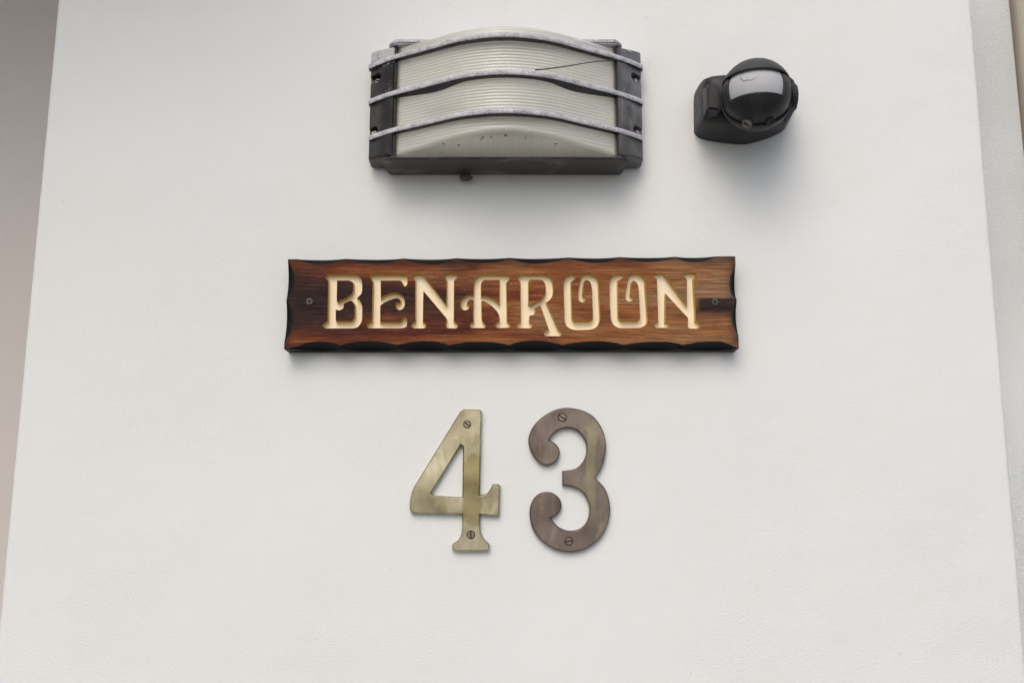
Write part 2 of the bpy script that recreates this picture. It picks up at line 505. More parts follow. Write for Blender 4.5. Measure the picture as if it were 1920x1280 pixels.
# ------------------------------------------------------------------ name board
SD = 0.018
def build_sign():
    root = empty('name_board', P(960, 656, 0))
    tag(root, 'dark brown scorched timber name board with carved cream letters BENAROON', 'sign')
    # rim: gouges along each side, given by their cusps along the photograph's pixels
    TL, TR, BR, BL = (540, 486), (1378.5, 480.5), (1385.5, 653), (532.5, 654)
    sides = [
        (TL, TR, [556, 648, 756, 855, 956, 1066, 1161, 1266, 1340], 0, 10.5, 0.8, 0.0042, 0),
        (TR, BR, [497, 563, 628], 1, 12.5, 0.6, 0.0070, 0.0002),
        (BR, BL, [1381, 1280, 1169, 1054.5, 954.5, 843, 745, 639, 560], 0, 8.5, 6.0, 0.0080, 0.0028),
        (BL, TL, [640, 563, 492], 1, 13.0, 1.5, 0.0048, 0.0004),
    ]
    ring = []      # (outer px, inward unit px, inner width px, drop)
    for a, b, cusps, ax, wmax, wbase, gmax, gbase in sides:
        a, b = Vector(a), Vector(b)
        n = int((b - a).length / 4)
        t = (b - a).normalized(); inw = Vector((-t.y, t.x))
        rnd = [random.uniform(0.8, 1.12) for _ in cusps]
        skew = [random.uniform(-0.08, 0.08) for _ in cusps]
        for i in range(n):
            f = i / n
            p = a.lerp(b, f)
            s = p[ax]
            arc = 0.0
            for j in range(len(cusps) - 1):
                lo, hi = sorted((cusps[j], cusps[j + 1]))
                if lo <= s <= hi:
                    q = (s - lo) / (hi - lo)
                    q = q + skew[j] * math.sin(math.pi * q)
                    arc = max(0.0, 1 - (2 * q - 1) ** 2) ** 0.85 * rnd[j]
            ends = min(1.0, min(i, n - i) / 8.0)
            wob = noise.noise(Vector((p.x * 0.05, p.y * 0.05, 3))) * 0.6
            ring.append((p, inw, (wbase + wob * 0.5) * ends + arc * wmax + 0.15, gbase * ends + arc * gmax + 0.00003))
    n = len(ring)
    # inner outline, kept inside at the corners
    inner = []
    for p, inw, w, dr in ring:
        q = p + inw * w
        q.x = min(max(q.x, 540 - (q.y - 486) / 168 * 7.5 + 0.15), 1378.3 + (q.y - 480) / 173 * 7)
        q.y = min(max(q.y, 486.2 - (q.x - 540) / 838.5 * 5.5), 652.8)
        inner.append(q)
    verts, faces = [], []
    LV = 5
    for lv in range(LV + 1):
        f = lv / LV
        for i, (p, inw, w, dr) in enumerate(ring):
            q = inner[i].lerp(p, f)
            dep = SD - dr * (math.sin(f * math.pi / 2) ** 0.8)
            verts.append(P(q.x, q.y, dep) if lv else P(q.x, q.y, SD))
    # re-project: keep world side straight below the outer rim
    base = len(verts)
    for i, (p, inw, w, dr) in enumerate(ring):
        v = P(p.x, p.y, SD); verts[LV * n + i] = Vector((v.x, -(SD - dr), v.z))
        verts.append(Vector((v.x, 0.0005, v.z)))
    for lv in range(1, LV):
        f = lv / LV
        for i, (p, inw, w, dr) in enumerate(ring):
            a, b = verts[i], verts[LV * n + i]
            e = (1 - math.cos(f * math.pi / 2))
            verts[lv * n + i] = Vector((a.x + (b.x - a.x) * f, a.y + (b.y - a.y) * (math.sin(f * math.pi / 2) ** 1.0), a.z + (b.z - a.z) * f))
    for lv in range(LV + 1):
        for i in range(n):
            j = (i + 1) % n
            faces.append((lv * n + i, lv * n + j, (lv + 1) * n + j, (lv + 1) * n + i))
    mesh_obj('charred_rim', verts, faces, M['char'], root, auto=50)
    # letters
    S = 9.85
    L = {}
    L['B'] = ((600, 505), [
        [(155,92,1),(620,92,1),(690,105),(740,145),(770,195),(780,260,1),(778,380,1),(765,440),(740,475),(690,520,1),(735,570),(765,620),(780,690,1),(778,900,1),(765,965),(730,1025),(680,1070),(600,1088,1),(100,1088,1),(62,1065),(48,1030),(75,995),(140,950,1),(150,220,1),(118,185),(98,155),(110,115)],
        [(315,205,1),(520,205,1),(580,222),(612,265),(612,330),(608,400),(585,450),(540,490),(430,550),(322,600,1),(308,570,1)],
        [(435,635,1),(555,580),(605,605),(638,670,1),(638,840,1),(625,900),(590,945),(530,955,1),(300,955,1),(290,930,1),(290,740,1),(350,755),(410,730),(438,690)]])
    L['E'] = ((680, 505), [[(160,92,1),(790,95,1),(822,120),(828,180,1),(825,260),(790,312),(750,295),(730,250),(690,205,1),(335,205,1),(335,530,1),(400,480),(480,448),(580,432),(660,442),(730,480),(770,540),(782,610),(770,680),(730,735),(670,750),(620,720),(602,665),(625,620),(690,602,1),(692,580),(670,545),(635,530,1),(560,545),(480,575),(400,615),(325,672,1),(325,968,1),(690,968,1),(725,920),(745,885),(790,868),(820,895),(820,1010,1),(805,1055),(760,1080),(690,1088,1),(110,1085,1),(80,1060),(72,1030),(95,1000),(170,955,1),(185,225,1),(150,185),(133,145),(138,110)]])
    L['N'] = ((765, 505), [[(120,88,1),(240,80,1),(300,130,1),(710,660,1),(712,205,1),(680,155),(668,125),(690,85),(740,72,1),(860,75,1),(905,90),(918,125),(895,165),(855,205,1),(850,960,1),(905,1000),(928,1045),(905,1078),(870,1088,1),(750,1085,1),(710,1070),(697,1030),(705,900,1),(285,400,1),(278,970,1),(320,1000),(340,1035),(325,1070),(290,1088,1),(95,1085,1),(62,1060),(60,1020),(90,980),(132,960,1),(132,205,1),(105,170),(80,130),(95,98)]])
    L['A'] = ((860, 505), [
        [(480,92,1),(870,95,1),(930,105),(955,145),(930,195),(885,240,1),(900,960,1),(950,1010),(972,1040),(930,1075,1),(720,1080,1),(680,1055),(672,1020),(700,985),(745,950,1),(742,870),(725,810),(680,745),(600,665),(510,605),(425,580,1),(432,900),(450,965),(490,1020),(505,1050),(480,1080,1),(240,1082,1),(205,1055),(202,1020),(230,985),(270,965,1),(265,800),(270,560,1),(215,555),(170,590),(155,630,1),(190,650),(198,690),(175,735),(120,755),(65,735),(35,680),(32,610),(60,550),(110,500),(180,470),(272,465,1),(280,250),(300,180),(350,120),(410,97)],
        [(500,192,1),(748,192,1),(748,630,1),(680,570),(600,520),(500,487),(418,485,1),(418,300,1),(425,240),(450,205)]])
    L['R'] = ((960, 505), [
        [(150,92,1),(560,92,1),(660,110),(720,150),(752,230),(768,340),(766,430),(745,500),(700,560),(640,605,1),(860,1115,1),(915,1150),(930,1180),(915,1215),(870,1232,1),(620,1228,1),(590,1200),(585,1155),(620,1120),(672,1095,1),(520,660,1),(425,710,1),(435,760),(420,815),(380,842),(330,850,1),(325,965,1),(370,1005),(385,1040),(360,1070),(320,1085,1),(120,1080,1),(85,1060),(85,1020),(110,985),(155,960,1),(148,225,1),(110,175),(95,140),(110,105)],
        [(330,188,1),(510,190,1),(570,205),(605,255),(615,330),(615,430),(595,490),(540,545),(440,605),(330,660,1),(310,640,1),(310,210,1)]])
    L['O'] = ((1050, 505), [[(80,190),(110,130),(160,100),(230,85),(280,95),(300,135),(275,180),(215,215,1),(210,260,1),(225,870,1),(240,930),(290,950,1),(550,945,1),(595,920),(605,870,1),(585,350,1),(570,260),(530,205),(480,198),(450,225),(435,330),(425,450,1),(430,490),(470,515),(485,555),(450,598),(410,607),(360,585),(335,530),(333,450,1),(355,280),(385,160),(410,100),(470,80),(560,85),(640,115),(695,175),(715,260,1),(745,860,1),(735,960),(680,1060),(580,1105,1),(460,1115),(220,1105,1),(130,1050),(85,960),(75,860,1),(62,330,1),(65,250)]])
    L['O2'] = ((1130, 505), [[(130,250),(145,170),(190,105),(260,82),(350,75),(388,95),(385,150),(345,180),(290,200,1),(285,240,1),(292,860,1),(310,910),(360,940,1),(620,940,1),(670,920),(690,870,1),(665,380,1),(650,280),(610,225),(570,208),(540,235),(530,330),(515,480,1),(560,510),(578,540),(555,580),(500,592),(445,575),(418,520),(418,440,1),(455,250),(475,150),(500,95),(560,72),(640,75),(720,105),(770,165),(788,240,1),(830,860,1),(832,960),(790,1030),(720,1065),(660,1078,1),(320,1080,1),(240,1050),(180,990),(150,900,1),(128,640,1),(128,330,1)]])
    L['N2'] = ((1218, 505), [[(110,68,1),(220,62,1),(280,100),(320,160,1),(690,665,1),(690,190,1),(650,140),(635,105),(645,75),(690,55,1),(840,58,1),(868,80),(860,120),(815,185,1),(857,950,1),(915,990),(938,1035),(925,1075),(890,1092,1),(750,1092,1),(715,1075),(705,1030),(705,890,1),(300,450,1),(295,970,1),(350,985),(375,1010),(360,1060),(320,1080,1),(120,1075,1),(95,1050),(88,1015),(115,975),(160,955,1),(135,190,1),(95,140),(65,100),(80,75)]])
    front_holes, islands = [], []
    CUT, SLOPE = 0.0050, 2.0
    for key, (org, loops) in L.items():
        lp = []
        for l in loops:
            s = smooth_loop(l, 22.0)
            lp.append([Vector((org[0] + p.x / S, org[1] + p.y / S)) for p in s])
        front_holes.append(lp[0])
        islands += lp[1:]
        verts, faces, mi = [], [], []
        fl = []
        for q, l in enumerate(lp):
            il = inset(l, SLOPE, inward=(q == 0))
            m = len(l); b0 = len(verts)
            mid = inset(l, SLOPE * 0.75, inward=(q == 0))
            for p in l: verts.append(P(p.x, p.y, SD))
            w1 = [P(p.x, p.y, SD) for p in mid]; w2 = [P(p.x, p.y, SD) for p in il]
            for v in w1: verts.append(Vector((v.x, -(SD - CUT * 0.85), v.z)))
            for v in w2: verts.append(Vector((v.x, -(SD - CUT), v.z)))
            for i in range(m):
                j = (i + 1) % m
                faces.append((b0 + i, b0 + j, b0 + m + j, b0 + m + i)); mi.append(1)
                faces.append((b0 + m + i, b0 + m + j, b0 + 2 * m + j, b0 + 2 * m + i)); mi.append(0)
            fl.append((il, b0 + 2 * m))
        idx = [b + i for il, b in fl for i in range(len(il))]
        for t in fill([il for il, b in fl]):
            faces.append(tuple(idx[i] for i in t)); mi.append(0)
        mesh_obj('letter', verts, faces, [M['letter'], M['ochre']], root, mi=mi, auto=40)
    # the flat timber face, with the letters cut out, and the islands left standing inside them
    loops = [inner] + front_holes
    verts = [P(p.x, p.y, SD) for l in loops for p in l]
    faces = fill(loops)
    off = len(verts)
    for l in islands:
        verts += [P(p.x, p.y, SD) for p in l]
        faces += [tuple(off + i for i in t) for t in fill([l])]
        off = len(verts)
    mesh_obj('timber_face', verts, faces, M['timber'], root, smooth=False)
    # cross-head screws
    for (sx, sy, a) in ((580.5, 565, 8), (1340.5, 566, 25)):
        c = P(sx, sy, SD + 0.0002)
        bm = bmesh.new()
        add_cyl(bm, c, (0, -1, 0), 0.0031, 0.0026, 0.0012, 28)
        s = bm_obj('screw', bm, M['black_screw'], root)
        bm = bmesh.new()
        for da in (0, 90):
            add_box(bm, c + Vector((0, -0.0006, 0)), (0.0036, 0.0004, 0.0009), Matrix.Rotation(R(a + da), 3, 'Y'))
        o = bm_obj('cross_slot', bm, M['slot'], s)
    return root
build_sign()

# ------------------------------------------------------------------ house numerals
def numeral(name, org, S, loops, mat, th, screws, label):
    root_px = loops[0]
    lp = []
    for l in loops:
        s = smooth_loop(l, 9.0)
        lp.append([Vector((org[0] + p.x / S, org[1] + p.y / S)) for p in s])
    verts, faces = [], []
    rings = [(0.0, 0.0), (th * 0.62, 0.0), (th * 0.80, 0.5), (th * 0.93, 1.4), (th, 2.8)]
    tops = []
    for q, l in enumerate(lp):
        m = len(l); b0 = len(verts)
        for d, w in rings:
            il = inset(l, w, inward=(q == 0)) if w else l
            for p in il:
                v = P(p.x, p.y, th)
                verts.append(Vector((v.x, -d, v.z)))
        for r_ in range(len(rings) - 1):
            for i in range(m):
                j = (i + 1) % m
                faces.append((b0 + r_ * m + i, b0 + r_ * m + j, b0 + (r_ + 1) * m + j, b0 + (r_ + 1) * m + i))
        tops.append((inset(l, 2.8, inward=(q == 0)), b0 + (len(rings) - 1) * m))
    idx = [b + i for il, b in tops for i in range(len(il))]
    for t in fill([il for il, b in tops]):
        faces.append(tuple(idx[i] for i in t))
    root = mesh_obj(name, verts, faces, mat, None, auto=30)
    for p in root.data.polygons:
        if abs(p.normal.y) > 0.999:
            p.use_smooth = False
    tag(root, label, 'house number', 'house numerals')
    for (x, y, r, a) in screws:
        c = P(org[0] + x / S, org[1] + y / S, th)
        rw = r / 2250.0
        bm = bmesh.new()
        add_cyl(bm, c + Vector((0, -0.0001, 0)), (0, -1, 0), rw * 1.13, rw * 1.13, 0.0003, 28)
        w = bm_obj('countersink', bm, M['slot'], root)
        bm = bmesh.new()
        add_cyl(bm, c + Vector((0, -0.0003, 0)), (0, -1, 0), rw, rw * 0.9, 0.0008, 28)
        s = bm_obj('screw', bm, M['brass_screw' if name == 'numeral_four' else 'bronze_screw'], root)
        bm = bmesh.new()
        add_box(bm, c + Vector((0, -0.0006, 0)), (rw * 1.9, 0.0004, rw * 0.3), Matrix.Rotation(R(a), 3, 'Y'))
        bm_obj('slot', bm, M['slot'], s)
    return root
k = Mat('brass_screw', (0.25, 0.225, 0.17), 0.35, Metallic=0.85); M['brass_screw'] = k.m
k = Mat('bronze_screw', (0.22, 0.19, 0.14), 0.4, Metallic=0.85); M['bronze_screw'] = k.m
M['brass4'] = brass('old_brass', (0.34, 0.305, 0.205), (0.45, 0.415, 0.295), (0.56, 0.53, 0.40), (0.24, 0.205, 0.095), 864, 904, 850, 990, 0.8, 0.29)
M['brass3'] = brass('dark_bronze', (0.165, 0.130, 0.122), (0.205, 0.168, 0.150), (0.26, 0.225, 0.175), (0.30, 0.275, 0.175), 1097, 1121, 772, 960, 0.8, 0.34)
numeral('numeral_four', (750, 750), 4.267, [
    [(510,70,1),(635,73,1),(652,84),(656,110,1),(640,755,1),(690,745),(720,710),(740,668,1),(785,668),(803,685,1),(797,915,1),(785,928,1),(642,918,1),(642,1000,1),(650,1060),(675,1110),(715,1150,1),(712,1195),(700,1208,1),(440,1208,1),(415,1190,1),(418,1150,1),(460,1120),(485,1075),(495,1010,1),(495,915,1),(95,905,1),(78,880,1),(85,760),(110,690,1),(480,90,1)],
    [(487,362,1),(503,374,1),(497,772,1),(275,762,1),(250,745,1)]],
    M['brass4'], 0.005, [(538, 192, 6.6, 38), (567, 1075, 6.8, 88)], 'pale olive brass numeral 4 screwed to the white wall')
numeral('numeral_three', (970, 750), 4.265, [
    [(258,318,1),(280,280),(330,240),(395,222),(460,235),(510,275),(545,335),(552,400),(540,460),(505,515),(450,550),(360,563,1),(360,680,1),(430,690),(500,720),(545,770),(572,840),(575,900),(555,970),(510,1020),(450,1040),(385,1035),(330,1010),(295,975),(270,942,1),(310,920),(345,880),(355,830),(335,780),(290,742),(235,730),(180,742),(130,785),(102,850),(98,920),(115,1010),(160,1090),(230,1155),(320,1200),(420,1215),(520,1200),(610,1150),(680,1080),(725,990),(745,890),(735,790),(700,700),(625,618,1),(670,550),(700,470),(712,370),(700,280),(660,190),(600,120),(510,75),(400,58),(300,75),(210,125),(140,190),(100,260),(88,320),(100,390),(130,450),(175,500),(225,522),(280,512),(320,480),(340,430),(335,385),(305,345)]],
    M['brass3'], 0.005, [(360, 138, 7.2, 35), (412, 1125, 7.0, -12)], 'dark purple brown bronze numeral 3 screwed to the white wall')

# ------------------------------------------------------------------ bulkhead lamp
LX = 948.0
def interp(tab, x):
    x = abs(x)
    if x >= tab[-1][0]:
        return tab[-1][1]
    for (a, va), (b, vb) in zip(tab, tab[1:]):
        if x <= b:
            t = (x - a) / (b - a)
            return va + (vb - va) * t
BAR = [(0, .0755), (25, .0749), (48, .0728), (75, .0698), (98, .0658), (123, .0590), (148, .0523), (178, .0445), (208, .0372), (232, .0290), (250, .0210), (258, .0165)]
def sm_bar(x):
    return sum(interp(BAR, x + o) * w for o, w in ((-24, .1), (-12, .2), (0, .4), (12, .2), (24, .1)))

def build_lamp():
    root = empty('bulkhead_lamp', P(LX, 328, 0))
    tag(root, 'weathered black bulkhead wall lamp with ribbed glass behind three curved bars', 'wall lamp')
    cx = P(LX, 200, 0).x
    zb_w, zt_w = P(LX, 329, 0).z, P(LX, 111, 0).z
    def X(px, d): return P(px, 200, d).x
    # back box
    bm = bmesh.new()
    x0, x1 = X(722, 0.024), X(1174, 0.024)
    add_box(bm, ((x0 + x1) / 2, -0.012, (zb_w + zt_w) / 2), (x1 - x0, 0.0245, zt_w - zb_w - 0.006))
    bmesh.ops.bevel(bm, geom=bm.edges[:], offset=0.002, segments=2, affect='EDGES')
    bm_obj('back_box', bm, M['paint'], root)
    # bottom ledge: sloping lip with clipped corners ; top ledge the same without the slope
    def ledge(name, zlow, zhigh, xa, xb, mat, d=0.0375):
        clip = 0.007
        out = [(xa + 0.003, 0.0), (xa, -d + clip), (xa + clip * 0.8, -d), (xb - clip * 0.8, -d), (xb, -d + clip), (xb - 0.003, 0.0)]
        bm = bmesh.new()
        lo = [bm.verts.new((x, y, zlow + (0.0 if y > -0.01 else 0.0008))) for x, y in out]
        hi = [bm.verts.new((x, y, zhigh)) for x, y in out]
        bm.faces.new(lo[::-1]); bm.faces.new(hi)
        for i in range(len(out)):
            j = (i + 1) % len(out)
            bm.faces.new((lo[i], lo[j], hi[j], hi[i]))
        bmesh.ops.bevel(bm, geom=[e for e in bm.edges], offset=0.0013, segments=3, affect='EDGES')
        return bm_obj(name, bm, mat, root)
    zl = P(LX, 294.5, 0.0375).z
    ledge('lower_ledge', zb_w, max(zl, zb_w + 0.003), X(714, .0375), X(1179, .0375), M['ledge'])
    ledge('upper_ledge', zt_w - 0.005, zt_w, X(724, .0375), X(1171, .0375), M['chalk'])
    # reflector and bulb inside
    bm = bmesh.new()
    add_box(bm, (cx, -0.0262, (zb_w + zt_w) / 2), (X(1150, .025) - X(746, .025), 0.002, zt_w - zb_w - 0.012))
    bm_obj('reflector', bm, M['reflector'], root)
    bm = bmesh.new()
    bmesh.ops.create_uvsphere(bm, u_segments=24, v_segments=16, radius=0.021, matrix=Matrix.Translation((cx, -0.042, (zb_w + zt_w) / 2)) @ Matrix.Diagonal((1.8, 0.62, 1, 1)))
    bm_obj('bulb', bm, M['bulb'], root)
    bm = bmesh.new()
    add_cyl(bm, (cx - 0.052, -0.036, (zb_w + zt_w) / 2), (1, 0, 0), 0.0085, 0.0085, 0.028, 32)
    bm_obj('lampholder', bm, M['holder'], root)
    # gasket frame round the glass
    for px in (739.5, 1159.5):
        bm = bmesh.new()
        add_box(bm, (X(px, .031), -0.0285, (zb_w + zt_w) / 2), (0.0035, 0.009, zt_w - zb_w - 0.008))
        bm_obj('gasket', bm, M['rubber'], root)
    # ribbed glass dome
    zg0, zg1 = P(LX, 246, 0.0685).z, P(LX, 46, 0.069).z
    NX = 640
    verts, faces = [], []
    d0 = 0.0262
    rr = 0.0045
    pitch = 0.0027
    zgb = P(LX, 297, 0.0262).z
    rows = []
    for j in range(13):
        rows.append(('b', j / 12))
    nr = int((zg1 - zg0 - 2 * rr) / pitch) * 5
    for j in range(1, 8):
        rows.append(('cb', j / 8))
    for j in range(nr + 1):
        rows.append(('f', j / nr))
    for j in range(1, 8):
        rows.append(('ct', j / 8))
    for j in range(6):
        rows.append(('t', j / 5))
    xg0, xg1 = 742.0, 1157.0
    m = NX + 1
    def sheet(inner):
        th = 0.0022 if inner else 0.0
        out = []
        for kind, t in rows:
            for i in range(NX + 1):
                px = xg0 + (xg1 - xg0) * i / NX
                dg = sm_bar(px - LX) - 0.0068
                dg = d0 + max(0.0006, dg - d0) * min(1.0, (0.02 + min(i, NX - i)) / 11.0) ** 0.4
                r = min(rr, (dg - d0) * 0.6)
                x = P(px, 200, dg).x
                slope = lambda d_: (zgb - zg0) * max(0.0, (.0685 - d_) / (.0685 - d0))
                rib = 0.0 if inner else 1.0
                if kind == 'b':
                    dd = d0 + (dg - r - d0) * t
                    zz = zg0 + slope(dd) + rib * 0.0004 * abs(math.sin(math.pi * (x - cx) / 0.0020)) * min(1, 6 * t)
                elif kind == 'cb':
                    a = math.pi / 2 * t
                    dd, zz = dg - r + r * math.sin(a), zg0 + slope(dg - r) + r - r * math.cos(a)
                elif kind == 'f':
                    za, zb = zg0 + slope(dg - r) + r, zg1 - r
                    zz = za + (zb - za) * t
                    dd = dg - rib * 0.00032 * (1 + math.cos(2 * math.pi * (zz - zg0) / pitch))
                elif kind == 'ct':
                    a = math.pi / 2 * (1 - t)
                    dd, zz = dg - r + r * math.sin(a), zg1 - r + r * math.cos(a)
                else:
                    dd, zz = dg - r - (dg - r - d0) * t, zg1
                if inner:
                    zm = (zg0 + zg1) / 2
                    dd = max(d0, dd - th)
                    zz = zm + (zz - zm) * 0.955
                out.append(Vector((x, -dd, zz)))
        return out
    verts = sheet(False)
    for j in range(len(rows) - 1):
        for i in range(NX):
            a = j * m + i
            faces.append((a, a + 1, a + m + 1, a + m))
    dome = mesh_obj('glass_dome', verts, faces, M['glass'], root, auto=70, recalc=False)
    for px, py, sz in ((948, 254, 1.3), (905, 258, 1.0), (921, 257.5, 0.8), (986, 259, 0.6), (1042, 270, 1.0), (831, 270, 0.9), (860, 272, 0.9), (902, 262, 0.7)):
        # rest the speck on the sloping underside of the dome
        c0 = P(px, py, 0.0685); best = None
        for q in range(60):
            d_ = 0.0685 - q * 0.0007
            p_ = P(px, py, d_)
            if p_.z < zg0 + (zgb - zg0) * ((.0685 - d_) / (.0685 - d0)):
                best = p_; break
        if best is None:
            continue
        bm = bmesh.new()
        bmesh.ops.create_icosphere(bm, subdivisions=2, radius=0.0009 * sz, matrix=Matrix.Translation(best) @ Matrix.Rotation(random.uniform(-.6, .6), 4, 'Y') @ Matrix.Diagonal((1.5, 0.7, 0.6, 1)))
        bm_obj('dead_insect', bm, M['insect'], dome)
    # end caps: wedge profile, holes bitten out of the outer edge for the fixing screws
    for s in (-1, 1):
        pin, pout = (736.5, 692.5) if s < 0 else (1160.0, 1204.5)
        xi, xo = X(pin, .038), X(pout, .0165)
        prof = [(xi, -0.002), (xi, -0.0345), (xi - (xi - xo) * 0.30, -0.0295), (xi - (xi - xo) * 0.62, -0.0225), (xi - (xi - xo) * 0.9, -0.0160), (xo, -0.0135), (xo + (xi - xo) * 0.05, -0.002)]
        zlo, zhi = P(pout, 305, .0165).z, P(pout, 96, .0165).z
        bm = bmesh.new()
        lo = [bm.verts.new((x, y, zlo + (0.0035 if abs(y) < 0.03 and abs(y) > 0.01 else 0))) for x, y in prof]
        hi = [bm.verts.new((x, y, zhi - 0.0055 * (abs(y) / 0.0385 if abs(y) > .016 else 0))) for x, y in prof]
        bm.faces.new(lo); bm.faces.new(hi)
        for i in range(len(prof)):
            j = (i + 1) % len(prof)
            bm.faces.new((lo[i], lo[j], hi[j], hi[i]))
        bmesh.ops.recalc_face_normals(bm, faces=bm.faces)
        bmesh.ops.bevel(bm, geom=[e for e in bm.edges], offset=0.0008, segments=2, affect='EDGES')
        cap = bm_obj('end_cap', bm, [M['paint_worn' if s < 0 else 'paint_sheen'], M['paint'], M['chalk']], root)
        cap['label'] = 'dark end cap with flaking upper corner' if s < 0 else 'dark end cap with its sky sheen painted in as lighter grey'
        holes = ((706, 142), (699, 241)) if s < 0 else ((1192, 141), (1196, 240))
        bm = bmesh.new()
        cents = []
        for hx, hy in holes:
            c = P(hx, hy, 0.024)
            cents.append(c)
            add_cyl(bm, c + Vector((0, 0, 0)), (0, -1, 0), 0.0041, 0.0041, 0.026, 24)
            add_box(bm, c + Vector((s * 0.004, 0, 0)), (0.008, 0.026, 0.0070))
        me = bpy.data.meshes.new('cut'); bm.to_mesh(me); bm.free()
        cut = bpy.data.objects.new('cut', me); COL.objects.link(cut)
        md = cap.modifiers.new('cut', 'BOOLEAN'); md.object = cut; md.operation = 'DIFFERENCE'; md.solver = 'EXACT'
        md.use_self = True
        dg_ = bpy.context.evaluated_depsgraph_get(); dg_.update()
        nm = bpy.data.meshes.new_from_object(cap.evaluated_get(dg_))
        cap.modifiers.clear(); cap.data = nm
        bpy.data.objects.remove(cut)
        # upper front corner of the left cap has lost its paint
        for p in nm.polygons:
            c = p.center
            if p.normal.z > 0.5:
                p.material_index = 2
        nm.set_sharp_from_angle(angle=R(35))
        for c in cents:
            bm = bmesh.new()
            cc = Vector((c.x, -0.0122, c.z))
            add_cyl(bm, cc, (0, -1, 0), 0.0027, 0.0022, 0.003, 20)
            sc = bm_obj('screw', bm, M['steel'], root)
            bm = bmesh.new()
            add_box(bm, cc + Vector((0, -0.0016, 0)), (0.0038, 0.0006, 0.0008), Matrix.Rotation(R(random.uniform(0, 90)), 3, 'Y'))
            bm_obj('slot', bm, M['slot'], sc)
    # three guard bars
    for q, yc in enumerate((64.5, 134.5, 207.0)):
        zc = P(LX, yc, 0.0755).z
        N = 140
        verts, faces, mi = [], [], []
        hh = 0.0021
        for i in range(N + 1):
            px = 691.5 + (1205 - 691.5) * i / N
            off = px - LX
            d = sm_bar(off) if abs(off) < 244 else interp([(244, sm_bar(244)), (257, .0178)], off)
            dep = 0.0065
            web = 0.0
            if q == 1:
                web = 0.0036 * (math.exp(-((abs(off) - 125) / 60.0) ** 2) if abs(off) > 125 else math.exp(-((abs(off) - 125) / 34.0) ** 2))
            ch = 0.0005 + 0.0003 * noise.noise(Vector((px * 0.13, q, 0)))
            x = P(px, yc + 40, d).x
            jz = 0.00018 * noise.noise(Vector((px * 0.21, q, 5)))
            z1, z2 = zc + hh + jz, zc - hh + jz
            back = max(d - dep, 0.012)
            sec = [(-back, z1), (-(d - ch), z1), (-d, z1 - ch), (-d, z2 + ch), (-(d - ch), z2), (-back, z2 - web)]
            for y, z in sec:
                verts.append(Vector((x, y, z)))
        for i in range(N):
            for e in range(6):
                f = (e + 1) % 6
                faces.append((i * 6 + e, i * 6 + f, (i + 1) * 6 + f, (i + 1) * 6 + e))
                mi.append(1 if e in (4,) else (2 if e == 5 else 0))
        faces.append(tuple(range(6))); mi.append(0)
        faces.append(tuple(N * 6 + e for e in range(6))); mi.append(0)
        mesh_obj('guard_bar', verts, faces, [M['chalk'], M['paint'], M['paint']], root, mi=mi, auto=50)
    # crumb of old sealant hanging under the ledge
    bm = bmesh.new()
    bmesh.ops.create_icosphere(bm, subdivisions=3, radius=0.0042, matrix=Matrix.Translation(P(874, 333, 0.006)) @ Matrix.Diagonal((1.3, 0.8, 0.7, 1)))
    for v in bm.verts:
        v.co += Vector(noise.noise_vector(v.co * 420)) * 0.0016
    bm_obj('sealant_crumb', bm, M['ledge'], root)
    return root
build_lamp()

def tube(name, pts, rad, mat, parent=None, seg=8):
    bm = bmesh.new()
    rings = []
    for i, p in enumerate(pts):
        t = (pts[min(i + 1, len(pts) - 1)] - pts[max(i - 1, 0)]).normalized()
        a = t.orthogonal().normalized(); b = t.cross(a)
        r = rad(i / (len(pts) - 1)) if callable(rad) else rad
        rings.append([bm.verts.new(p + (a * math.cos(2 * math.pi * k_ / seg) + b * math.sin(2 * math.pi * k_ / seg)) * r) for k_ in range(seg)])
    for r0, r1 in zip(rings, rings[1:]):
        for k_ in range(seg):
            bm.faces.new((r0[k_], r0[(k_ + 1) % seg], r1[(k_ + 1) % seg], r1[k_]))
    bm.faces.new(rings[0][::-1]); bm.faces.new(rings[-1])
    return bm_obj(name, bm, mat, parent, 60)
def bez(ctrl, n):
    out = []
    for i in range(n + 1):
        t = i / n
        p = [Vector(c) for c in ctrl]
        while len(p) > 1:
            p = [p[j].lerp(p[j + 1], t) for j in range(len(p) - 1)]
        out.append(p[0])
    return out
tp = bez([P(1004, 131.5, .0765), P(1055, 127, .069), P(1085, 121, .061), P(1115, 113, .053), P(1160, 113.5, .042)], 24)
tag(tube('dry_stalk', tp, lambda t: 0.0006 - 0.00025 * t, M['dirt']), 'thin dark dry stalk caught across the lamp bars at upper right', 'stalk')

